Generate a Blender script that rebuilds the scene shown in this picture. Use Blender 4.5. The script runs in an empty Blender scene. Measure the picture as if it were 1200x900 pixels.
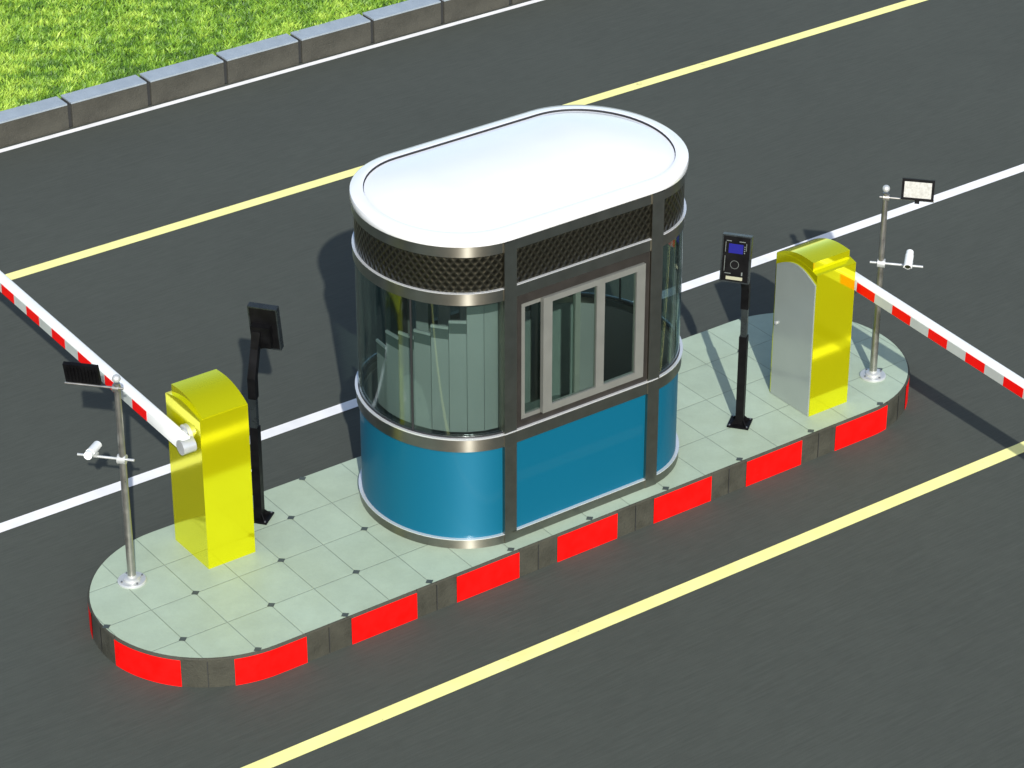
import bpy, bmesh, math, random
from mathutils import Vector, Matrix
import numpy as np
random.seed(4); np.random.seed(4)
PI = math.pi; R = math.radians
sc = bpy.context.scene
COL = sc.collection

# ------------------------------------------------------------------ materials
def nodes(m):
    return m.node_tree.nodes, m.node_tree.links
def mat(name, base, rough=.5, metal=0., spec=.5, coat=0., noise=None, bump=None, coord='Object', aniso=None):
    """noise=(scale, amount, detail): value variation of the base; bump=(scale, strength)."""
    m = bpy.data.materials.new(name); m.use_nodes = True
    N, L = nodes(m); b = N['Principled BSDF']
    b.inputs['Base Color'].default_value = (*base, 1)
    b.inputs['Roughness'].default_value = rough
    b.inputs['Metallic'].default_value = metal
    b.inputs['Specular IOR Level'].default_value = spec
    b.inputs['Coat Weight'].default_value = coat
    b.inputs['Coat Roughness'].default_value = .05
    tc = N.new('ShaderNodeTexCoord')
    if noise:
        n = N.new('ShaderNodeTexNoise'); n.inputs['Scale'].default_value = noise[0]
        n.inputs['Detail'].default_value = noise[2] if len(noise) > 2 else 6
        L.new(tc.outputs[coord], n.inputs['Vector'])
        mr = N.new('ShaderNodeMapRange'); mr.inputs[1].default_value = .3; mr.inputs[2].default_value = .7
        mr.inputs[3].default_value = 1 - noise[1]; mr.inputs[4].default_value = 1 + noise[1]
        L.new(n.outputs['Fac'], mr.inputs[0])
        mx = N.new('ShaderNodeMix'); mx.data_type = 'RGBA'; mx.blend_type = 'MULTIPLY'
        mx.inputs[0].default_value = 1; mx.inputs[6].default_value = (*base, 1)
        L.new(mr.outputs[0], mx.inputs[7]); L.new(mx.outputs[2], b.inputs['Base Color'])
        r2 = N.new('ShaderNodeMapRange'); r2.inputs[1].default_value = .3; r2.inputs[2].default_value = .7
        r2.inputs[3].default_value = rough * .8; r2.inputs[4].default_value = min(1, rough * 1.25)
        L.new(n.outputs['Fac'], r2.inputs[0]); L.new(r2.outputs[0], b.inputs['Roughness'])
    if bump:
        n = N.new('ShaderNodeTexNoise'); n.inputs['Scale'].default_value = bump[0]; n.inputs['Detail'].default_value = 4
        L.new(tc.outputs[coord], n.inputs['Vector'])
        bp = N.new('ShaderNodeBump'); bp.inputs['Strength'].default_value = bump[1]; bp.inputs['Distance'].default_value = .01
        L.new(n.outputs['Fac'], bp.inputs['Height']); L.new(bp.outputs[0], b.inputs['Normal'])
    return m

M = {}
ROT = 0.25
M['steel'] = mat('brushed_steel', (.27, .26, .22), .22, 1., noise=(9, .10))
M['pole'] = mat('pole_steel', (.40, .39, .36), .34, .9, noise=(14, .12))
M['silver'] = mat('pale_metal', (.56, .58, .57), .35, .45, noise=(12, .06))
M['darkframe'] = mat('dark_bronze_frame', (.05, .045, .04), .35, .5, noise=(10, .1))
M['sash'] = mat('champagne_aluminium', (.20, .205, .185), .4, .3, noise=(8, .04))
M['roofwhite'] = mat('gloss_white_roof', (.86, .87, .88), .16, 0., coat=1., noise=(2.5, .02))
M['glint'] = mat('band_glint', (.78, .80, .80), .25, .55)  # highlights of the metal bands, put into a pale colour
M['lining'] = mat('grey_inner_lining', (.17, .18, .178), .6, noise=(3, .06))
M['gasket'] = mat('dark_gasket', (.02, .02, .022), .5)
M['blue'] = mat('blue_panel', (.0008, .120, .205), .5, .28, .3, coat=.1, noise=(.9, .02, 1))
M['yellow'] = mat('yellow_powder_coat', (.88, .86, .003), .09, .72, coat=.15, noise=(1.2, .015, 2), bump=(3, .008))
M['door'] = mat('grey_cabinet_door', (.31, .355, .33), .20, .25, coat=.4, noise=(2.2, .05))
M['black'] = mat('black_plastic', (.005, .005, .0055), .42, 0., .10, coat=.0, noise=(12, .3))
M['darktube'] = mat('dark_grey_tube', (.045, .055, .058), .28, .6, noise=(12, .15))
M['white'] = mat('white_paint', (.80, .82, .80), .3, 0., coat=.3, noise=(5, .05))
M['red'] = mat('red_reflective_strip', (.74, .003, .002), .45, 0., .2, noise=(6, .05))
M['stripgrey'] = mat('grey_reflective_strip', (.42, .46, .43), .4, 0., noise=(6, .06))
M['redpaint'] = mat('red_kerb_paint', (.75, .003, .002), .6, 0., .15, noise=(9, .10), bump=(60, .2))
M['kerb'] = mat('kerb_concrete', (.040, .040, .028), .75, 0., noise=(7, .22, 10), bump=(45, .5))
M['block'] = mat('grey_kerb_stone', (.050, .049, .038), .7, 0., noise=(5, .16, 10), bump=(50, .5))
M['littop'] = mat('sky_lit_kerb_top', (.30, .35, .39), .4, 0., noise=(6, .10, 10), bump=(50, .3))  # sky light on the kerb tops, put into a paler colour
M['mortar'] = mat('dark_joint', (.022, .024, .024), .9)
M['slat'] = mat('pale_interior', (.27, .285, .275), .55, 0., noise=(1.3, .06))
M['slatshade'] = mat('dark_shade_band', (.085, .105, .10), .5)  # shadow under the reflected steps, put into a dark colour
M['floorin'] = mat('booth_floor', (.10, .11, .11), .6, noise=(4, .1))
M['wline'] = mat('white_road_paint', (.80, .80, .79), .65, noise=(4.5, .07, 10), coord='Object')
M['yline'] = mat('yellow_road_paint', (.86, .82, .31), .65, noise=(4.5, .07, 10), coord='Object')
M['bolt'] = mat('bolt_metal', (.3, .3, .3), .35, .8)
M['orange'] = mat('orange_sticker', (.62, .22, .01), .45)
M['lens'] = mat('camera_lens', (.02, .025, .01), .1, coat=1.)
M['soil'] = mat('dark_soil_turf', (.035, .075, .012), .95, noise=(2, .3, 8), bump=(20, .6))
M['ledface'] = mat('lamp_diffuser', (.42, .42, .38), .5, noise=(60, .18))

for key_, ro_, an_ in (('steel', .33, .97), ('blue', .55, .70)):
  N, L = nodes(M[key_]); b = N['Principled BSDF']
  ge = N.new('ShaderNodeNewGeometry'); vm = N.new('ShaderNodeVectorMath'); vm.operation = 'CROSS_PRODUCT'; vm.inputs[1].default_value = (0, 0, 1)
  L.new(ge.outputs['Normal'], vm.inputs[0]); L.new(vm.outputs[0], b.inputs['Tangent'])
  for l in list(b.inputs['Roughness'].links): L.remove(l)
  b.inputs['Roughness'].default_value = ro_; b.inputs['Anisotropic'].default_value = an_; b.inputs['Anisotropic Rotation'].default_value = ROT
def wear(name, under, scale, lo, hi):
    N, L = nodes(M[name]); b = N['Principled BSDF']; src = b.inputs['Base Color'].links[0].from_socket
    tc = N.new('ShaderNodeTexCoord'); n = N.new('ShaderNodeTexNoise'); n.inputs['Scale'].default_value = scale; n.inputs['Detail'].default_value = 12; n.inputs['Roughness'].default_value = .75
    L.new(tc.outputs['Object'], n.inputs['Vector']); mr = N.new('ShaderNodeMapRange'); mr.inputs[1].default_value = lo; mr.inputs[2].default_value = hi; L.new(n.outputs['Fac'], mr.inputs[0])
    mx = N.new('ShaderNodeMix'); mx.data_type = 'RGBA'; L.new(mr.outputs[0], mx.inputs[0]); L.new(src, mx.inputs[6]); mx.inputs[7].default_value = (*under, 1); L.new(mx.outputs[2], b.inputs['Base Color'])
wear('redpaint', (.12, .03, .025), 7, .64, .72); wear('yline', (.16, .155, .09), 6, .62, .74); wear('wline', (.2, .2, .2), 6, .64, .76)
# asphalt with fine grain and faint streaks
m = bpy.data.materials.new('asphalt'); m.use_nodes = True; N, L = nodes(m); b = N['Principled BSDF']
tc = N.new('ShaderNodeTexCoord')
def noise(scale, detail, vec, rough=.6):
    n = N.new('ShaderNodeTexNoise'); n.inputs['Scale'].default_value = scale; n.inputs['Detail'].default_value = detail
    n.inputs['Roughness'].default_value = rough; L.new(vec, n.inputs['Vector']); return n.outputs['Fac']
mp = N.new('ShaderNodeMapping'); mp.inputs['Scale'].default_value = (1.0, 17, 1); mp.inputs['Rotation'].default_value = (0, 0, R(-62))
L.new(tc.outputs['Object'], mp.inputs['Vector'])
def madd(a, k, c):
    n = N.new('ShaderNodeMath'); n.operation = 'MULTIPLY_ADD'; L.new(a, n.inputs[0]); n.inputs[1].default_value = k
    if isinstance(c, float): n.inputs[2].default_value = c
    else: L.new(c, n.inputs[2])
    return n.outputs[0]
grain = noise(130, 4, tc.outputs['Object'], .8); streak = noise(3.2, 5, mp.outputs[0]); big = noise(.55, 6, tc.outputs['Object'])
f = madd(grain, .62, .02); f = madd(streak, .62, f); f = madd(big, .28, f)
f = madd(noise(9, 6, tc.outputs['Object'], .7), .24, f); f = madd(noise(300, 2, tc.outputs['Object'], .9), .32, f)
mx = N.new('ShaderNodeMix'); mx.data_type = 'RGBA'; mx.blend_type = 'MULTIPLY'; mx.inputs[0].default_value = 1
mx.inputs[6].default_value = (.0535, .0600, .0500, 1); L.new(f, mx.inputs[7]); L.new(mx.outputs[2], b.inputs['Base Color'])
b.inputs['Roughness'].default_value = .82; b.inputs['Specular IOR Level'].default_value = .3
bp = N.new('ShaderNodeBump'); bp.inputs['Strength'].default_value = .35; bp.inputs['Distance'].default_value = .004
L.new(grain, bp.inputs['Height']); L.new(bp.outputs[0], b.inputs['Normal']); M['asphalt'] = m

# worn-edge variation for tiles: each tile its own slight tint, joints thin
TX, TY, TX0 = .3585, .4435, -3.40
m = bpy.data.materials.new('paving_tiles'); m.use_nodes = True; N, L = nodes(m); b = N['Principled BSDF']
tc = N.new('ShaderNodeTexCoord'); sp = N.new('ShaderNodeSeparateXYZ'); L.new(tc.outputs['Object'], sp.inputs[0])
def mt(op, a, bb=None, cc=None):
    n = N.new('ShaderNodeMath'); n.operation = op
    for i, v in enumerate((a, bb, cc)):
        if v is None: continue
        if isinstance(v, (int, float)): n.inputs[i].default_value = v
        else: L.new(v, n.inputs[i])
    return n.outputs[0]
u = mt('DIVIDE', mt('SUBTRACT', sp.outputs[0], TX0), TX); v = mt('DIVIDE', sp.outputs[1], TY)
def edge(t, size, w):   # 1 at a joint
    d = mt('ABSOLUTE', mt('SUBTRACT', mt('FRACT', mt('ADD', t, .5)), .5))
    return mt('SUBTRACT', 1., mt('SMOOTH_MIN', mt('DIVIDE', mt('MULTIPLY', d, size), w), 1., .2))
j = mt('MAXIMUM', edge(u, TX, .006), edge(v, TY, .006)); j = mt('MAXIMUM', j, 0.)
cx = N.new('ShaderNodeCombineXYZ'); L.new(mt('FLOOR', u), cx.inputs[0]); L.new(mt('FLOOR', v), cx.inputs[1])
wn = N.new('ShaderNodeTexWhiteNoise'); wn.noise_dimensions = '2D'; L.new(cx.outputs[0], wn.inputs['Vector'])
n1 = noise(5, 8, tc.outputs['Object'], .65); n2 = noise(60, 4, tc.outputs['Object'], .7); n3 = noise(1.4, 5, tc.outputs['Object'])
f = madd(n1, .34, .60); f = madd(n2, .16, f); f = madd(n3, .22, f); f = madd(wn.outputs['Value'], .06, f)
f = mt('MULTIPLY', f, mt('SUBTRACT', 1., mt('MULTIPLY', j, .42)))
mx = N.new('ShaderNodeMix'); mx.data_type = 'RGBA'; mx.blend_type = 'MULTIPLY'; mx.inputs[0].default_value = 1
mc = N.new('ShaderNodeMix'); mc.data_type = 'RGBA'; mc.inputs[6].default_value = (.355, .43, .300, 1); mc.inputs[7].default_value = (.340, .43, .345, 1)
L.new(n3, mc.inputs[0]); L.new(mc.outputs[2], mx.inputs[6])
L.new(f, mx.inputs[7]); L.new(mx.outputs[2], b.inputs['Base Color']); b.inputs['Roughness'].default_value = .5
bp = N.new('ShaderNodeBump'); bp.inputs['Strength'].default_value = .6; bp.inputs['Distance'].default_value = .004
L.new(mt('SUBTRACT', mt('MULTIPLY', n2, .3), j), bp.inputs['Height']); L.new(bp.outputs[0], b.inputs['Normal']); M['tiles'] = m

# perforated / quilted diamond panel in dark bronze metal (UV in metres)
m = bpy.data.materials.new('diamond_lattice_metal'); m.use_nodes = True; N, L = nodes(m); b = N['Principled BSDF']
tc = N.new('ShaderNodeTexCoord'); sp = N.new('ShaderNodeSeparateXYZ'); L.new(tc.outputs['UV'], sp.inputs[0])
k1, k2 = PI / .058, PI / .072
a1 = mt('ADD', mt('MULTIPLY', sp.outputs[0], k1), mt('MULTIPLY', sp.outputs[1], k2))
a2 = mt('SUBTRACT', mt('MULTIPLY', sp.outputs[0], k1), mt('MULTIPLY', sp.outputs[1], k2))
h = mt('MULTIPLY', mt('ABSOLUTE', mt('SINE', a1)), mt('ABSOLUTE', mt('SINE', a2)))
s = mt('POWER', h, .6)
mx = N.new('ShaderNodeMix'); mx.data_type = 'RGBA'; mx.inputs[6].default_value = (.075, .072, .055, 1); mx.inputs[7].default_value = (.020, .019, .014, 1)
L.new(s, mx.inputs[0]); L.new(mx.outputs[2], b.inputs['Base Color'])
b.inputs['Metallic'].default_value = .85; b.inputs['Roughness'].default_value = .3
bp = N.new('ShaderNodeBump'); bp.inputs['Strength'].default_value = .6; bp.inputs['Distance'].default_value = .010; bp.invert = True
L.new(h, bp.inputs['Height']); L.new(bp.outputs[0], b.inputs['Normal']); M['lattice'] = m

def glass(name, tint, ior=1.5):
    m = bpy.data.materials.new(name); m.use_nodes = True; N, L = nodes(m)
    N.remove(N['Principled BSDF']); out = N['Material Output']
    t = N.new('ShaderNodeBsdfTransparent'); t.inputs[0].default_value = (*tint, 1)
    g = N.new('ShaderNodeBsdfGlossy'); g.inputs[0].default_value = (.9, 1, .98, 1); g.inputs['Roughness'].default_value = .02
    lw = N.new('ShaderNodeLayerWeight'); lw.inputs[0].default_value = .5
    pw = N.new('ShaderNodeMath'); pw.operation = 'POWER'; L.new(lw.outputs['Facing'], pw.inputs[0]); pw.inputs[1].default_value = 4
    fr = N.new('ShaderNodeMath'); fr.operation = 'MULTIPLY_ADD'; L.new(pw.outputs[0], fr.inputs[0]); fr.inputs[1].default_value = .85; fr.inputs[2].default_value = ior
    x = N.new('ShaderNodeMixShader'); L.new(fr.outputs[0], x.inputs[0]); L.new(t.outputs[0], x.inputs[1]); L.new(g.outputs[0], x.inputs[2])
    L.new(x.outputs[0], out.inputs[0]); return m
M['glass'] = glass('green_tinted_glass', (.75, .82, .80), .055)
M['clear'] = glass('window_glass', (.84, .91, .88), .04)

# grass: hue varies blade by blade
m = bpy.data.materials.new('grass_blades'); m.use_nodes = True; N, L = nodes(m); b = N['Principled BSDF']
tc = N.new('ShaderNodeTexCoord')
at = N.new('ShaderNodeAttribute'); at.attribute_name = 'tint'
cr = N.new('ShaderNodeValToRGB'); e = cr.color_ramp.elements
e[0].position = 0; e[0].color = (.040, .110, .005, 1); e[1].position = 1; e[1].color = (.36, .52, .06, 1)
q = e.new(.5); q.color = (.15, .30, .018, 1)
L.new(at.outputs['Fac'], cr.inputs[0]); L.new(cr.outputs[0], b.inputs['Base Color']); b.inputs['Roughness'].default_value = .55
b.inputs['Subsurface Weight'].default_value = 0
M['grass'] = m

# backlit blue screen
m = bpy.data.materials.new('blue_display'); m.use_nodes = True; N, L = nodes(m); b = N['Principled BSDF']
b.inputs['Base Color'].default_value = (.01, .01, .12, 1); b.inputs['Emission Color'].default_value = (.02, .025, .55, 1)
b.inputs['Emission Strength'].default_value = .15; b.inputs['Roughness'].default_value = .2; M['screen'] = m
M['cardslot'] = mat('pale_card_slot', (.34, .34, .24), .4)
M['print'] = mat('light_printed_marks', (.13, .15, .14), .5)

# ------------------------------------------------------------------ helpers
def tag(o, label=None, cat=None, group=None, kind=None):
    if label: o['label'] = label
    if cat: o['category'] = cat
    if group: o['group'] = group
    if kind: o['kind'] = kind
    return o
def link(name, me, parent=None, loc=None):
    o = bpy.data.objects.new(name, me); COL.objects.link(o)
    if parent is not None: o.parent = parent
    if loc: o.location = loc
    return o
def empty(name, loc, rz=0):
    o = bpy.data.objects.new(name, None); COL.objects.link(o); o.location = loc; o.rotation_euler.z = rz
    o.empty_display_size = .2; return o
def obj(name, bm, mats, parent=None, smooth=None, bevel=0, loc=None):
    if bevel:
        es = [e for e in bm.edges if len(e.link_faces) == 2 and e.calc_face_angle(0) > .6]
        bmesh.ops.bevel(bm, geom=es, offset=bevel, segments=2, profile=.6, affect='EDGES', clamp_overlap=True)
    bmesh.ops.recalc_face_normals(bm, faces=bm.faces[:])
    me = bpy.data.meshes.new(name); bm.to_mesh(me); bm.free()
    for mm in (mats if isinstance(mats, (list, tuple)) else [mats]): me.materials.append(mm)
    if smooth:
        me.polygons.foreach_set('use_smooth', [True] * len(me.polygons))
        me.set_sharp_from_angle(angle=R(smooth))
    return link(name, me, parent, loc)
def box(bm, a, b, mi=0, T=None):
    vs = [bm.verts.new((x, y, z)) for x in (a[0], b[0]) for y in (a[1], b[1]) for z in (a[2], b[2])]
    if T is not None:
        for v in vs: v.co = T @ v.co
    fs = []
    for f in ((0, 1, 3, 2), (4, 6, 7, 5), (0, 4, 5, 1), (2, 3, 7, 6), (0, 2, 6, 4), (1, 5, 7, 3)):
        F = bm.faces.new([vs[i] for i in f]); F.material_index = mi; fs.append(F)
    return fs
def tube(bm, p0, p1, r0, r1=None, seg=20, mi=0):
    r1 = r0 if r1 is None else r1
    p0 = Vector(p0); p1 = Vector(p1); d = (p1 - p0).normalized()
    a = d.orthogonal().normalized(); b = d.cross(a)
    A = [bm.verts.new(p0 + (a * math.cos(t) + b * math.sin(t)) * r0) for t in [2 * PI * i / seg for i in range(seg)]]
    B = [bm.verts.new(p1 + (a * math.cos(t) + b * math.sin(t)) * r1) for t in [2 * PI * i / seg for i in range(seg)]]
    for i in range(seg):
        f = bm.faces.new((A[i], A[(i + 1) % seg], B[(i + 1) % seg], B[i])); f.material_index = mi
    bm.faces.new(A[::-1]).material_index = mi; bm.faces.new(B).material_index = mi
def lathe(bm, prof, seg=32, mi=0):
    rings = [[bm.verts.new((r * math.cos(2 * PI * i / seg), r * math.sin(2 * PI * i / seg), z)) for i in range(seg)] for r, z in prof]
    for a, b in zip(rings, rings[1:]):
        for i in range(seg):
            bm.faces.new((a[i], a[(i + 1) % seg], b[(i + 1) % seg], b[i])).material_index = mi
    bm.faces.new(rings[0][::-1]); bm.faces.new(rings[-1])
def prism(bm, poly, axis, a, b, mi=0):
    """poly of 2D points extruded along an axis 0/1/2 between a and b"""
    def P(p, t):
        c = [p[0], p[1]]; c.insert(axis, t); return c
    A = [bm.verts.new(P(p, a)) for p in poly]; B = [bm.verts.new(P(p, b)) for p in poly]; n = len(poly)
    for i in range(n): bm.faces.new((A[i], A[(i + 1) % n], B[(i + 1) % n], B[i])).material_index = mi
    bm.faces.new(A[::-1]).material_index = mi; bm.faces.new(B).material_index = mi
def BM(): return bmesh.new()

HK = .242                                       # island height
# ------------------------------------------------------------------ ground, road, paint
def sheet(name, x0, x1, y0, y1, z, m):
    bm = BM(); vs = [bm.verts.new(p) for p in ((x0, y0, z), (x1, y0, z), (x1, y1, z), (x0, y1, z))]; bm.faces.new(vs)
    return tag(obj(name, bm, m), kind='structure')
sheet('ground', -700, 700, -700, 700, -.03, M['soil'])
sheet('road', -400, 400, -14, 8.775, 0, M['asphalt'])
sheet('road_marking', -400, 400, 2.745, 2.862, .004, M['wline'])
sheet('road_marking', -400, 400, 8.655, 8.722, .004, M['wline'])
sheet('road_marking', -400, 400, 6.305, 6.43, .004, M['yline'])
sheet('road_marking', -400, 400, -.885, -.765, .004, M['yline'])
sheet('lawn_soil', -400, 400, 8.97, 60, .212, M['soil'])

# grass blades (nobody could count them)
def grass(x0, x1, y0, y1, n):
    px = np.random.uniform(x0, x1, n); py = y0 + (y1 - y0) * np.random.uniform(0, 1, n)
    ang = np.random.uniform(0, 2 * PI, n); ht = np.random.uniform(.025, .065, n); w = np.random.uniform(.005, .011, n)
    # patchy clumps
    cl = np.zeros(n)
    for s, am in ((1.1, .14), (3.1, .14), (9., .24), (22., .30), (38., .28)):
        th = np.random.uniform(0, 6.28, 6)
        for t in th:
            cl += am / 3.2 * np.sin(s * (px * np.cos(t) + py * np.sin(t)) + 9 * np.sin(t * 7))
    tint = np.clip(.47 + cl * .85 + np.random.normal(0, .13, n), 0, 1); ht *= 1 + .4 * np.clip(cl, -1, 1)
    lean = ht * np.random.uniform(.3, 1.6, n); la = np.random.normal(.6, 1.1, n)
    dx, dy = np.cos(ang) * w, np.sin(ang) * w
    mx_, my_ = px + np.cos(la) * lean * .4, py + np.sin(la) * lean * .4
    tx, ty = px + np.cos(la) * lean, py + np.sin(la) * lean
    z = np.full(n, .21)
    V = np.stack([np.stack([px - dx, py - dy, z], 1), np.stack([px + dx, py + dy, z], 1),
                  np.stack([mx_ + dx * .8, my_ + dy * .8, z + ht * .65], 1), np.stack([mx_ - dx * .8, my_ - dy * .8, z + ht * .65], 1),
                  np.stack([tx, ty, z + ht], 1)], 1).reshape(-1, 3)
    me = bpy.data.meshes.new('grass'); me.vertices.add(len(V)); me.vertices.foreach_set('co', V.ravel())
    base = np.arange(n) * 5
    loops = np.stack([base, base + 1, base + 2, base + 3, base + 3, base + 2, base + 4], 1).ravel()
    me.loops.add(len(loops)); me.loops.foreach_set('vertex_index', loops)
    st = np.stack([np.arange(n) * 7, np.arange(n) * 7 + 4], 1).ravel()
    me.polygons.add(2 * n); me.polygons.foreach_set('loop_start', st)
    me.update(calc_edges=True)
    a = me.attributes.new('tint', 'FLOAT', 'POINT'); a.data.foreach_set('value', np.repeat(tint, 5))
    me.materials.append(M['grass']); return me
gr = link('grass', grass(-3.6, 5.4, 8.955, 14.6, 200000))
tag(gr, 'bright green short lawn grass behind the grey kerb stones', 'grass', kind='stuff')

# ------------------------------------------------------------------ grey kerb stones along the lawn
def kerb_stone(i):
    x = -1.632 + .8645 * i
    bm = BM(); g = .022
    box(bm, (x + g, 8.757, 0.002), (x + .8645 - g, 8.967, .2455)); es = None
    t = empty('kerb_stone', (x + .43, 8.862, 0))
    for v in bm.verts: v.co -= Vector((x + .43, 8.862, 0))
    # a faint ledge line low on the face
    s = obj('stone_block', bm, M['block'], t, bevel=.006)
    bm = BM(); box(bm, (-.432 + g, -.108, .2462), (.432 - g, .107, .262)); obj('lit_top_slab', bm, M['littop'], t, bevel=.003)  # brightly lit top of the darker block, imitated by a thin pale slab
    bm = BM(); box(bm, (-.43 - g, -.083, .002), (-.43 + g, .09, .236)); obj('mortar_joint', bm, M['mortar'], t)
    tag(t, 'grey concrete kerb stone in the row edging the green lawn', 'kerb stone', 'kerb stones edging the lawn')
for i in range(-4, 12): kerb_stone(i)

# ------------------------------------------------------------------ traffic island
XL, XR, W = -4.69, .79, 1.774; RI = W / 2
def island_outline(off=0, n=40):
    P = []
    for i in range(n + 1):
        a = PI * i / n; P.append((XR + (RI + off) * math.sin(a), RI - (RI + off) * math.cos(a)))
    for i in range(n + 1):
        a = PI * i / n; P.append((XL - (RI + off) * math.sin(a), RI + (RI + off) * math.cos(a)))
    return P
bm = BM(); bm.faces.new([bm.verts.new((x, y, HK)) for x, y in island_outline(-.012)])
tag(obj('pavement', bm, M['tiles']), kind='structure')
# kerb ring: side faces cut at the ends of the red painted blocks
X0k = -3.5322; P9 = .9; RED = .5588
Ltot = 2 * (XR - XL) + 2 * PI * RI
def along(s):          # s runs from x=X0k on the near side towards +x and on round the end
    s = s % Ltot; d = XR - X0k
    if s < d: return (X0k + s, 0), (0, -1)
    s -= d
    if s < PI * RI:
        a = s / RI; return (XR + RI * math.sin(a), RI - RI * math.cos(a)), (math.sin(a), -math.cos(a))
    s -= PI * RI
    if s < XR - XL: return (XR - s, W), (0, 1)
    s -= XR - XL
    if s < PI * RI:
        a = s / RI; return (XL - RI * math.sin(a), RI + RI * math.cos(a)), (-math.sin(a), math.cos(a))
    s -= PI * RI
    return (XL + s, 0), (0, -1)
nper = round(Ltot / P9); per = Ltot / nper
cuts = set()
for k in range(nper):
    e1 = k * P9 if k < 6 else k * per + (6 * P9 - 6 * per) * (nper - k) / (nper - 6)
    a, b = e1 - RED, e1
    cuts.add((a, b))
    # (end of the red block at e1)
cuts = sorted(cuts); marks = []
for i, (a, b) in enumerate(cuts):
    nxt = cuts[i + 1][0] if i + 1 < len(cuts) else cuts[0][0] + Ltot
    marks.append((a, b, 1)); marks.append((b, nxt, 0))
bm = BM()
def strip(bm, a, b, mi):
    n = max(1, int((b - a) / .05)); prev = None
    for i in range(n + 1):
        s = a + (b - a) * i / n; (x, y), (nx, ny) = along(s)
        o = .004 if mi else 0
        prof = [(o, 0), (o, HK - .020), (o - .004, HK - .012), (-.012, HK)] if mi else [(0, 0), (0, HK - .012), (-.003, HK - .003), (-.012, HK)]
        col = [bm.verts.new((x + nx * q, y + ny * q, z)) for q, z in prof]
        if prev:
            for k in range(3):
                f = bm.faces.new((prev[k], col[k], col[k + 1], prev[k + 1])); f.material_index = mi if k < 1 else 0
        prev = col
for a, b, mi in marks:
    if mi: strip(bm, a + .002, b - .002, 1)
    else:
        mid = (a + b) / 2; strip(bm, a - .002, mid - .003, 0); strip(bm, mid + .003, b + .002, 0); strip(bm, mid - .003, mid + .003, 2)
tag(obj('island_kerb', bm, [M['kerb'], M['redpaint'], M['mortar']]), kind='structure')
# dark square studs at every second tile corner
bm = BM(); inn = []
for kx in range(-8, 14):
    for ky in range(0, 5):
        if (kx + ky) % 2: continue
        x = TX0 + TX * kx; y = TY * ky + (.035 if ky == 0 else -.03 if ky == 4 else 0)
        cxx = min(max(x, XL), XR)
        if math.hypot(x - cxx, y - RI) > RI - .02: continue
        if ((x + 1.97) / 1.25) ** 2 < 1 and .2 < y < 1.6: continue
        d = .034
        bm.faces.new([bm.verts.new(q) for q in ((x - d, y, HK + .003), (x, y - d * .9, HK + .003), (x + d, y, HK + .003), (x, y + d * .9, HK + .003))])
tag(obj('pavement_inlay', bm, mat('dark_inlay', (.05, .065, .06), .6, noise=(20, .2))), kind='structure')

# ------------------------------------------------------------------ booth
x0, x1, y0, rx, ry = -2.61, -1.344, .152, .64, .745; yc = y0 + ry
LC = [R(90)]
def endpt(side, a, off):           # a: 0 near .. PI far
    if side < 0: return (x0 - (rx + off) * math.sin(a), yc - (ry + off) * math.cos(a))
    return (x1 + (rx + off) * math.sin(a), yc - (ry + off) * math.cos(a))
def path(sec, off, n=36, a0=None, a1=None):
    if sec == 'front': return [(x0 + (x1 - x0) * i / 4, y0 - off) for i in range(5)]
    if sec == 'back': return [(x1 + (x0 - x1) * i / 4, yc + ry + off) for i in range(5)]
    a0 = 0 if a0 is None else a0; a1 = PI if a1 is None else a1
    side = -1 if sec == 'left' else 1
    pts = [endpt(side, a0 + (a1 - a0) * i / n, off) for i in range(n + 1)]
    return pts
def ring(off): return path('front', off)[:-1] + path('right', off)[:-1] + path('back', off)[:-1] + path('left', off)[::-1][:-1]
def wall(bm, outer, inner, z0, z1, closed=False, mi=0, uv=False):
    n = len(outer)
    rows = [[bm.verts.new((p[0], p[1], z)) for p in pts] for pts, z in ((outer, z0), (outer, z1), (inner, z1), (inner, z0))]
    L_ = [0]
    for a, b in zip(outer, outer[1:]): L_.append(L_[-1] + math.hypot(b[0] - a[0], b[1] - a[1]))
    uvl = bm.loops.layers.uv.verify() if uv else None
    rng = range(n) if closed else range(n - 1)
    for i in rng:
        jn = (i + 1) % n
        for k in range(4):
            f = bm.faces.new((rows[k][i], rows[k][jn], rows[(k + 1) % 4][jn], rows[(k + 1) % 4][i])); f.material_index = mi
            if uv:
                for l, (ui, vz) in zip(f.loops, ((i, k), (i + 1, k), (i + 1, (k + 1) % 4), (i, (k + 1) % 4))):
                    l[uvl].uv = (L_[min(ui, n - 1)], z1 if vz in (1, 2) else z0)
    if not closed:
        bm.faces.new([rows[k][0] for k in range(4)]); bm.faces.new([rows[k][-1] for k in range(3, -1, -1)])
booth = empty('security_booth', (0, 0, 0))
tag(booth, 'rounded security booth with white domed roof, blue lower panels and tinted glass on the island', 'security booth')
ZB = [HK, .315, 1.065, 1.165, 2.255, 2.345, 2.630, 2.711]
def band(name, z0, z1, off=.016, bev=.005, m='steel'):
    bm = BM(); wall(bm, ring(off), ring(-.03), z0, z1, closed=True)
    return obj(name, bm, M[m], booth, smooth=35, bevel=bev)
band('base_trim', ZB[0], ZB[1], .022); band('sill_band', ZB[2], ZB[3], .022, .008); band('lintel_band', ZB[4], ZB[5], .018, .006); band('fascia_band', ZB[6], ZB[7], .016)
for sec in ('front', 'right', 'back', 'left'):
    bm = BM(); wall(bm, path(sec, 0), path(sec, -.025), ZB[1] + .001, ZB[2] - .001); obj('lower_panel', bm, M['blue'], booth, smooth=30)
    bm = BM(); wall(bm, path(sec, .002), path(sec, -.025), ZB[5] + .001, ZB[6] - .001, uv=True); obj('lattice_panel', bm, M['lattice'], booth, smooth=30)
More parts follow.
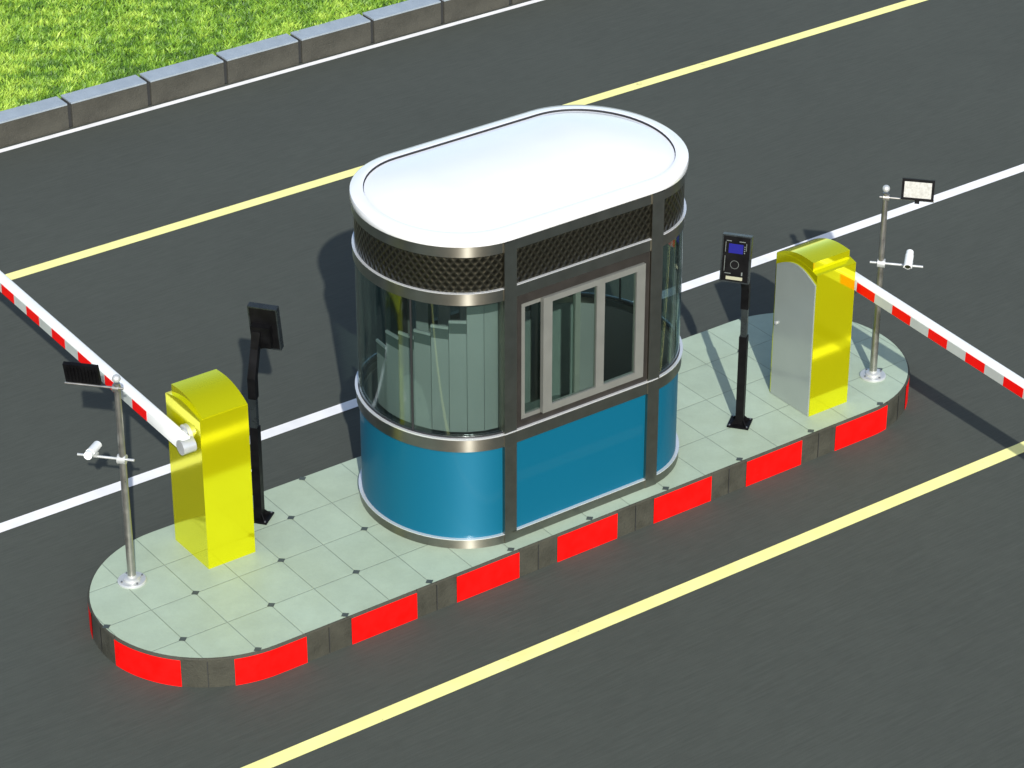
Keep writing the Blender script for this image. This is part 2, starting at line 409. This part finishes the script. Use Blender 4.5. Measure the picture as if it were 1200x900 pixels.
for nm, z, o in (('base_glint', ZB[1], .026), ('sill_glint', ZB[3], .030), ('lintel_glint', ZB[5], .022)):  # highlights along the band tops, added as thin pale strips
    bm = BM(); wall(bm, ring(o), ring(-.0005 if nm != 'sill_glint' else .0085), z + .0006, z + (.010 if nm == 'sill_glint' else .006), closed=True)
    obj(nm, bm, M['glint'], booth, smooth=35, bevel=.002)
bm = BM(); wall(bm, ring(-.032), ring(-.040), HK + .052, ZB[2] + .05, closed=True); obj('inner_lining', bm, M['lining'], booth, smooth=35)
# curved glazing, faceted very slightly like bent panes, with a dark vertical gasket at the quarter
for sec in ('left', 'right'):
    for (a, b) in ((R(4), R(61.5)), (R(63), R(117)), (R(118.5), R(176))):
        bm = BM(); wall(bm, path(sec, .004, 12, a, b), path(sec, -.008, 12, a, b), ZB[3] + .001, ZB[4] - .001)
        obj('curved_glass', bm, M['glass'], booth, smooth=30)
    for a in (62.25, 117.75):
        bm = BM(); wall(bm, path(sec, .003, 1, R(a - .6), R(a + .6)), path(sec, -.01, 1, R(a - .6), R(a + .6)), ZB[3] + .001, ZB[4] - .001)
        obj('glass_seal', bm, M['gasket'], booth)
    for a, b in ((R(2), R(4)), (R(176), R(178))):
        bm = BM(); wall(bm, path(sec, .006, 1, a, b), path(sec, -.02, 1, a, b), ZB[3] + .001, ZB[4] - .001); obj('glass_seal', bm, M['gasket'], booth)
    # rubber seal along the foot of the glass
    bm = BM(); wall(bm, path(sec, .008, 36, R(3), R(177)), path(sec, -.012, 36, R(3), R(177)), ZB[3] + .0005, ZB[3] + .018); obj('bottom_seal', bm, M['gasket'], booth, smooth=30)
# corner posts
for px in (x0 - .008, x1 + .022):
    for fy in (-1, 1):
        bm = BM(); y = yc + fy * ry
        ya, yb = (y - .026, y + .05) if fy < 0 else (y - .05, y + .026)
        box(bm, (px - .053, ya, HK + .001), (px + .053, yb, ZB[7] - .002)); obj('corner_post', bm, M['steel'], booth, bevel=.004)
# roof: rim ring, groove and shallow dome
bm = BM(); zr = ZB[7]
profile = [(.016, zr + .0005), (.024, zr + .002), (.028, zr + .008), (.028, zr + .046), (.024, zr + .060), (.012, zr + .068), (-.068, zr + .073), (-.070, zr + .0725), (-.0705, zr + .058), (-.076, zr + .057)]
rings = []
for off, z in profile: rings.append([bm.verts.new((p[0], p[1], z)) for p in ring(off)])
n = len(rings[0])
for k, (a, b) in enumerate(zip(rings, rings[1:])):
    for i in range(n):
        f = bm.faces.new((a[i], a[(i + 1) % n], b[(i + 1) % n], b[i])); f.material_index = 1 if k in (7, 8) else 0
steps = 14; prev = rings[-1]
for s in range(1, steps + 1):
    t = s / steps; cur = []
    for i, p in enumerate(ring(-.076)):
        # shrink towards the spine of the stadium
        sx = min(max(p[0], x0), x1); q = (sx + (p[0] - sx) * (1 - t), yc + (p[1] - yc) * (1 - t))
        cur.append(bm.verts.new((q[0], q[1], zr + .057 + .070 * (1 - (1 - t) ** 2.0))))
    for i in range(n):
        bm.faces.new((prev[i], prev[(i + 1) % n], cur[(i + 1) % n], cur[i]))
    prev = cur
bmesh.ops.remove_doubles(bm, verts=bm.verts[:], dist=.0004)
roof = obj('roof', bm, [M['roofwhite'], M['gasket']], booth, smooth=40)
bm = BM(); bm.faces.new([bm.verts.new((p[0], p[1], zr - .02)) for p in ring(-.03)]); obj('ceiling', bm, M['slat'], booth)
bm = BM(); bm.faces.new([bm.verts.new((p[0], p[1], HK + .05)) for p in ring(-.03)]); obj('floor', bm, M['floorin'], booth)
# service window
wx0, wx1, wz0, wz1 = x0 + .046, x1 - .032, ZB[3] + .001, ZB[4] - .001
def frame_box(bm, xa, xb, za, zb, t, ya, yb, tb=None, tt=None):
    tb = tb or t; tt = tt or t
    box(bm, (xa, ya, za), (xa + t, yb, zb)); box(bm, (xb - t, ya, za), (xb, yb, zb))
    box(bm, (xa + t, ya, za), (xb - t, yb, za + tb)); box(bm, (xa + t, ya, zb - tt), (xb - t, yb, zb))
def window(fy):
    s = 1 if fy < 0 else -1
    yy = lambda d: (y0 + d) if fy < 0 else (yc + ry - d)         # d = depth inwards
    def Y(a, b): return (min(yy(a), yy(b)), max(yy(a), yy(b)))
    bm = BM(); ya, yb = Y(-.012, .045); frame_box(bm, wx0, wx1, wz0, wz1, .048, ya, yb, .055, .075)
    fr = obj('window_frame', bm, M['darkframe'], booth, bevel=.003)
    A, B_, C_, D_ = -2.335, -1.425, 1.232, 2.172
    ya, yb = Y(-.028, .008); bm = BM(); frame_box(bm, A, B_, C_, D_, .078, ya, yb, .055, .045)
    box(bm, (-1.86, ya + .001, C_ + .055), (-1.79, yb - .001, D_ - .045)); sash = obj('sliding_sash', bm, M['sash'], fr, bevel=.003)
    for a, b in ((A + .078, -1.86), (-1.79, B_ - .078)):
        ya, yb = Y(-.012, -.006); bm = BM(); box(bm, (a, ya, C_ + .055), (b, yb, D_ - .045)); obj('window_pane', bm, M['clear'], fr)
    ya, yb = Y(.010, .040); bm = BM(); frame_box(bm, wx0 + .049, -1.98, 1.222, 2.178, .045, ya, yb, .03); obj('rear_sash', bm, M['sash'], fr, bevel=.003)
    ya, yb = Y(.022, .028); bm = BM(); box(bm, (wx0 + .094, ya, 1.252), (-2.025, yb, 2.133)); obj('window_pane', bm, M['clear'], fr)
window(-1); window(1)
# stepped reflections of the glass facets, imitated by pale slats inside the bend
tops = [2.235, 2.235, 2.085, 2.035, 1.965, 1.90, 1.85, 1.71]
for k, zt in enumerate(tops):
    a, b = R(3.2 + 12.2 * k + .15), R(3.2 + 12.2 * (k + 1) - .15)
    bm = BM(); wall(bm, path('left', -.075 - .0012 * (k % 2), 1, a, b), path('left', -.080 - .0012 * (k % 2), 1, a, b), ZB[3] + .01, zt - .105)
    sl = obj('pale_slat', bm, M['slat'], booth)
    bm = BM(); wall(bm, path('left', -.070, 1, a, b), path('left', -.086, 1, a, b), zt - .020, zt); obj('reflection_edge', bm, M['silver'], sl)  # bright upper edge of the reflected step, added as a pale strip
    bm = BM(); wall(bm, path('left', -.0745 - .0012 * (k % 2), 1, a, b), path('left', -.081 - .0012 * (k % 2), 1, a, b), zt - .1045, zt - .0205); obj('slat_shade_band', bm, M['slatshade'], sl)  # shadow band below that edge, added as a dark strip
for k in range(4):
    xs = -2.50 + k * .20
    bm = BM(); box(bm, (xs, 1.50, ZB[3] + .01), (xs + .105, 1.512, 2.18)); obj('pale_slat', bm, M['slat'], booth)

# ------------------------------------------------------------------ barrier gates
def arch(ya, yb, zb, zs, rise, n=14):
    P = [(ya, zb)]
    for i in range(n + 1):
        t = i / n; P.append((ya + (yb - ya) * t, zs + rise * math.sin(PI * t)))
    P.append((yb, zb)); return P
def lid_profile(ya, yb, zb, H, n=18):
    P = [(ya, zb)]
    for i in range(n + 1):
        t = i / n; P.append((ya + (yb - ya) * t, H + .088 - .083 * t ** 2.6 + .014 * math.sin(PI * t)))
    P.append((yb, zb)); return P
def barrier(loc, rz, label, arm_tilt, sticker):
    t = empty('barrier_gate', loc, rz)     # local: footprint centred, arm side is +x, arm points to -y
    tag(t, label, 'barrier gate')
    hx, hy = .196, .240; H = 1.248
    bm = BM(); prism(bm, arch(-hy, hy, 0, H - .002, .045), 0, -hx, hx); obj('cabinet', bm, M['yellow'], t, smooth=20, bevel=.004)
    bm = BM(); prism(bm, lid_profile(-hy + .055, hy - .004, H - .06, H), 0, -hx + .002, hx - .022); obj('cabinet_lid', bm, M['yellow'], t, smooth=20, bevel=.004)
    bm = BM(); prism(bm, arch(-hy + .006, hy - .022, .004, H - .085, .085), 0, -hx - .012, -hx - .001); d = obj('cabinet_door', bm, M['door'], t, smooth=20, bevel=.003)
    bm = BM(); tube(bm, (-hx - .012, hy - .062, .66), (-hx - .026, hy - .062, .66), .013); box(bm, (-hx - .032, hy - .07, .650), (-hx - .026, hy - .05, .668)); obj('door_lock', bm, M['silver'], d, smooth=40)
    # hub and arm
    ax, zc = .30 - .03, 1.045
    bm = BM(); tube(bm, (hx, .06, zc + .01), (ax - .045, .06, zc + .01), .075, seg=28); tube(bm, (ax - .0449, .06, zc + .01), (ax - .02, .06, zc + .01), .05, seg=28)
    obj('arm_hub', bm, M['silver'], t, smooth=40, bevel=.004)
    bm = BM(); tube(bm, (ax - .050, .165, zc - .012), (ax + .052, .165, zc - .012), .056, seg=32); obj('arm_end_cap', bm, M['silver'], t, smooth=40, bevel=.006)
    y_root, y_tip = .155, -4.9
    def arm_T(): return Matrix.Translation((0, 0, 0)) @ Matrix.Translation((0, y_root, zc)) @ Matrix.Rotation(arm_tilt, 4, 'X') @ Matrix.Translation((0, -y_root, -zc))
    T = arm_T(); w, hh = .041, .056
    def sect(y, s=1):
        P = []
        for (cx_, cz_, a0) in ((w - .02, hh - .02, 0), (-w + .02, hh - .02, 90), (-w + .008, -hh + .008, 180), (w - .008, -hh + .008, 270)):
            r_ = .02 if cz_ > 0 else .008
            for i in range(5):
                a = R(a0 + i * 22.5); P.append(Vector((ax + (cx_ + r_ * math.cos(a)) * s, y, zc + (cz_ + r_ * math.sin(a)) * s)))
        return P
    bm = BM(); ys = [y_root + .02, y_root, y_root - .5, -2, -3.5, y_tip]; sc_ = [.75, 1, 1, 1, 1, 1]; rr = []
    for y, s in zip(ys, sc_): rr.append([bm.verts.new(T @ p) for p in sect(y, s)])
    for a, b in zip(rr, rr[1:]):
        for i in range(20): bm.faces.new((a[i], a[(i + 1) % 20], b[(i + 1) % 20], b[i]))
    bm.faces.new(rr[0]); bm.faces.new(rr[-1])
    arm = obj('barrier_arm', bm, M['white'], t, smooth=35)
    for k in range(12):
        yb = -.235 - .4075 * k if rz == 0 else -.33 - .4075 * k
        for side in (-1, 1):
            xs = ax + side * w
            bm = BM(); box(bm, (min(xs, xs + side * .0025), yb - .205, zc - .049), (max(xs, xs + side * .0025), yb, zc + .031), T=T); obj('red_strip', bm, M['red'], arm)
            if k < 11:
                bm = BM(); box(bm, (min(xs, xs + side * .0022), yb - .4065, zc - .049), (max(xs, xs + side * .0022), yb - .206, zc + .031), T=T); obj('grey_strip', bm, M['stripgrey'], arm)
    return t
barrier((.514, .4525, HK), 0, 'yellow barrier gate cabinet with grey door, arm reaching right past the red kerb', .045, 'front')
barrier((-4.406, 1.333, HK), PI, 'yellow barrier gate cabinet at the left end, arm reaching away over the far lane', -.024, 'side')

# ------------------------------------------------------------------ camera and lamp posts
def camera_post(loc, rz, label):
    """local +x is the way both brackets point; the lamp and camera face local -y"""
    t = empty('camera_post', loc, rz); tag(t, label, 'camera post')
    bm = BM(); lathe(bm, [(.105, .0), (.105, .012), (.098, .018), (.062, .020), (.060, .034), (.050, .040), (.032, .042), (.028, .07)]); fl = obj('base_flange', bm, M['silver'], t, smooth=30)
    for k in range(4):
        a = R(45 + 90 * k); bm = BM(); tube(bm, (.082 * math.cos(a), .082 * math.sin(a), .017), (.082 * math.cos(a), .082 * math.sin(a), .028), .008, seg=6); obj('bolt', bm, M['bolt'], fl)
    bm = BM(); tube(bm, (0, 0, .03), (0, 0, 1.64), .030, .022, seg=28); obj('pole', bm, M['pole'], t, smooth=40)
    bm = BM(); bmesh.ops.create_uvsphere(bm, u_segments=20, v_segments=12, radius=.030, matrix=Matrix.Translation((0, 0, 1.675))); obj('ball_cap', bm, M['silver'], t, smooth=60)
    bm = BM(); tube(bm, (-.045, 0, 1.60), (.375, 0, 1.60), .0085, seg=12); tube(bm, (-.018, 0, 1.60), (.030, 0, 1.60), .028, seg=16); obj('lamp_bracket', bm, M['pole'], t, smooth=40)
    T = Matrix.Translation((.245, -.022, 1.61)) @ Matrix.Rotation(R(-14), 4, 'X')
    bm = BM(); box(bm, (-.125, -.014, 0.0), (.125, .016, .165), T=T); lp = obj('floodlight', bm, M['black'], t, bevel=.003)
    bm = BM(); box(bm, (-.105, -.0165, .020), (.105, -.0142, .145), T=T); obj('floodlight_face', bm, M['ledface'], lp)
    bm = BM()
    for i in range(9): box(bm, (-.10 + i * .025 - .003, .0162, .02), (-.10 + i * .025 + .003, .028, .145), T=T)
    box(bm, (-.018, .002, -.03), (.018, .012, 0), T=T); obj('heat_sink', bm, M['black'], lp)
    z = 1.025
    bm = BM(); tube(bm, (-.085, 0, z), (.33, 0, z), .0095, seg=12); tube(bm, (-.026, 0, z), (.034, 0, z), .036, seg=16); obj('camera_bracket', bm, M['silver'], t, smooth=40)
    T = Matrix.Translation((.215, 0, z + .045)) @ Matrix.Rotation(R(10), 4, 'X')
    bm = BM(); tube(bm, T @ Vector((0, -.075, 0)), T @ Vector((0, .105, 0)), .030, seg=24)
    cam = obj('security_camera', bm, M['white'], t, smooth=40, bevel=.003)
    bm = BM(); tube(bm, T @ Vector((0, -.0751, 0)), T @ Vector((0, -.080, 0)), .022, seg=20); obj('lens', bm, M['lens'], cam, smooth=40)
    bm = BM(); prism(bm, [(.034 * math.cos(R(a)), .034 * math.sin(R(a))) for a in range(0, 181, 15)] + [(.030 * math.cos(R(a)), .030 * math.sin(R(a))) for a in range(180, -1, -15)], 1, -.10, .06)
    for v in bm.verts: v.co = T @ v.co
    obj('sunshield', bm, M['white'], cam, smooth=40)
    bm = BM(); box(bm, (.18, -.024, z + .006), (.25, .024, z + .022)); obj('camera_mount', bm, M['silver'], cam, bevel=.002)
    return t
AZ = R(-47)
camera_post((1.150, .400, HK), AZ, 'slim grey post with white faced floodlight, right of the grey doored barrier cabinet')
camera_post((-5.125, 1.283, HK), AZ + PI, 'slim grey post at the island left end, floodlight seen from its black back')

# ------------------------------------------------------------------ card reader stands
def reader_stand(loc, rz, label):
    """faces local -y"""
    t = empty('card_reader_stand', loc, rz); tag(t, label, 'card reader stand')
    bm = BM(); box(bm, (-.085, -.085, 0.0005), (.085, .085, .012)); bp_ = obj('base_plate', bm, M['black'], t, bevel=.003)
    for a in range(4):
        bm = BM()
        ca, sa = math.cos(R(45 + 90 * a)), math.sin(R(45 + 90 * a))
        vs = [bm.verts.new(p) for p in ((ca * .03 - sa * .004, sa * .03 + ca * .004, .012), (ca * .09 - sa * .004, sa * .09 + ca * .004, .012), (ca * .03 - sa * .004, sa * .03 + ca * .004, .075),
                                        (ca * .03 + sa * .004, sa * .03 - ca * .004, .012), (ca * .09 + sa * .004, sa * .09 - ca * .004, .012), (ca * .03 + sa * .004, sa * .03 - ca * .004, .075))]
        bm.faces.new(vs[:3]); bm.faces.new(vs[3:][::-1]); bm.faces.new((vs[0], vs[1], vs[4], vs[3])); bm.faces.new((vs[1], vs[2], vs[5], vs[4])); bm.faces.new((vs[2], vs[0], vs[3], vs[5]))
        obj('gusset', bm, M['black'], bp_)
    for sx in (-1, 1):
        for sy in (-1, 1):
            bm = BM(); tube(bm, (sx * .068, sy * .068, .0122), (sx * .068, sy * .068, .021), .007, seg=6); obj('bolt', bm, M['bolt'], bp_)
    bm = BM(); box(bm, (-.031, -.031, .012), (.031, .031, .785)); obj('lower_post', bm, M['black'], t, bevel=.008)
    bm = BM(); box(bm, (-.024, -.024, .785), (.024, .024, 1.065)); obj('upper_post', bm, M['darktube'], t, bevel=.005)
    # black swan neck leaning towards the driver
    bm = BM(); pts = [((0, 0, 1.03), .030), ((0, 0, 1.20), .030), ((.0, -.085, 1.40), .029), ((-.01, -.115, 1.53), .034)]
    prev = None
    for (p, r_) in pts:
        q = [bm.verts.new((p[0] + sx * r_, p[1] + sy * r_, p[2])) for sx, sy in ((-1, -1), (1, -1), (1, 1), (-1, 1))]
        if prev:
            for i in range(4): bm.faces.new((prev[i], prev[(i + 1) % 4], q[(i + 1) % 4], q[i]))
        else: bm.faces.new(q[::-1])
        prev = q
    bm.faces.new(prev); obj('neck', bm, M['black'], t, bevel=.006)
    T = Matrix.Translation((-.050, -.168, 1.535)) @ Matrix.Rotation(R(-10), 4, 'X')
    bm = BM(); box(bm, (-.108, -.028, -.182), (.108, .020, .182), T=T); hd = obj('reader_head', bm, M['black'], t, bevel=.008)
    bm = BM(); box(bm, (-.058, .018, -.135), (.085, .075, .045), T=T)
    obj('rear_housing', bm, M['black'], hd, bevel=.016)
    bm = BM(); tube(bm, T @ Vector((.02, .02, -.16)), T @ Vector((.085, .045, -.175)), .022, seg=14); obj('cable_gland', bm, M['black'], hd, smooth=40)
    bm = BM(); frame_box2(bm, -.112, .112, -.186, .186, .010, -.031, .022, T); obj('head_rim', bm, M['darktube'], hd, bevel=.002)
    bm = BM(); box(bm, (-.058, -.0305, .045), (.052, -.0285, .118), T=T); obj('screen', bm, M['screen'], hd)
    bm = BM(); box(bm, (-.064, -.0335, -.163), (.062, -.0285, -.138), T=T); obj('card_slot', bm, M['cardslot'], hd)
    def mark(a, b, c, d):
        bm = BM(); box(bm, (a, -.0302, c), (b, -.0286, d), T=T); obj('printed_mark', bm, M['print'], hd)
    mark(-.078, -.040, .136, .142); mark(.020, .066, .136, .142); mark(-.084, -.080, .05, .13); mark(.074, .078, .07, .13)
    for q in (.05, .066, .082, .098): mark(.060, .068, q, q + .008)
    mark(-.084, -.080, -.10, .02); mark(-.078, -.030, -.118, -.113); mark(.050, .060, -.125, -.098)
    bm = BM()
    for a in range(24):
        a0, a1 = R(a * 15), R(a * 15 + 15); c = Vector((-.005, 0, -.045))
        vs = [bm.verts.new(T @ Vector((c.x + r_ * math.cos(t_), -.0292, c.z + r_ * math.sin(t_)))) for r_, t_ in ((.030, a0), (.030, a1), (.033, a1), (.033, a0))]
        bm.faces.new(vs)
    obj('card_target', bm, M['print'], hd)
    return t
def frame_box2(bm, xa, xb, za, zb, t, ya, yb, T):
    box(bm, (xa, ya, za), (xa + t, yb, zb), T=T); box(bm, (xb - t, ya, za), (xb, yb, zb), T=T)
    box(bm, (xa + t, ya, za), (xb - t, yb, za + t), T=T); box(bm, (xa + t, ya, zb - t), (xb - t, yb, zb), T=T)
reader_stand((-.190, .447, HK), R(-52), 'black card reader stand with lit blue screen, between the booth and the grey doored cabinet')
reader_stand((-3.945, 1.470, HK), R(-52) + PI, 'black card reader stand seen from behind, its screen facing the far lane')

# ------------------------------------------------------------------ light, sky, camera
SAZ, SEL = R(62), R(33.2)                   # shadows fall towards azimuth 62 degrees
sd = Vector((math.cos(SAZ) * math.cos(SEL), math.sin(SAZ) * math.cos(SEL), -math.sin(SEL)))
sun = bpy.data.lights.new('sun', 'SUN'); sun.energy = 4.2; sun.angle = R(.5); sun.color = (1, .975, .93)
so = bpy.data.objects.new('sun', sun); COL.objects.link(so); so.rotation_euler = sd.to_track_quat('-Z', 'Y').to_euler(); so.location = (-10, -18, 14)
w = bpy.data.worlds.new('World'); sc.world = w; w.use_nodes = True; N, L = w.node_tree.nodes, w.node_tree.links
sky = N.new('ShaderNodeTexSky'); sky.sky_type = 'NISHITA'; sky.sun_disc = False; sky.sun_elevation = SEL
src = -sd; sky.sun_rotation = math.atan2(src.x, src.y); sky.air_density = 1.0; sky.dust_density = 1.6
L.new(sky.outputs[0], N['Background'].inputs[0]); N['Background'].inputs[1].default_value = .145

cd = bpy.data.cameras.new('camera'); cam = bpy.data.objects.new('camera', cd); COL.objects.link(cam); sc.camera = cam
cam.location = (-13.0459, -14.4560, 11.9977); yaw, pit = .949534, .526732
f = Vector((math.cos(pit) * math.cos(yaw), math.cos(pit) * math.sin(yaw), -math.sin(pit)))
cam.rotation_euler = f.to_track_quat('-Z', 'Y').to_euler()
cd.sensor_width = 36; cd.lens = 3429.376 / 1200 * 36; cd.clip_end = 2000; cd.clip_start = .1
sc.view_settings.view_transform = 'Standard'; sc.view_settings.look = 'None'; sc.view_settings.gamma = 1; sc.view_settings.exposure = .25
sc.render.engine = 'CYCLES'; sc.cycles.use_denoising = True
sc.cycles.max_bounces = 8; sc.cycles.transparent_max_bounces = 16; sc.cycles.caustics_reflective = False
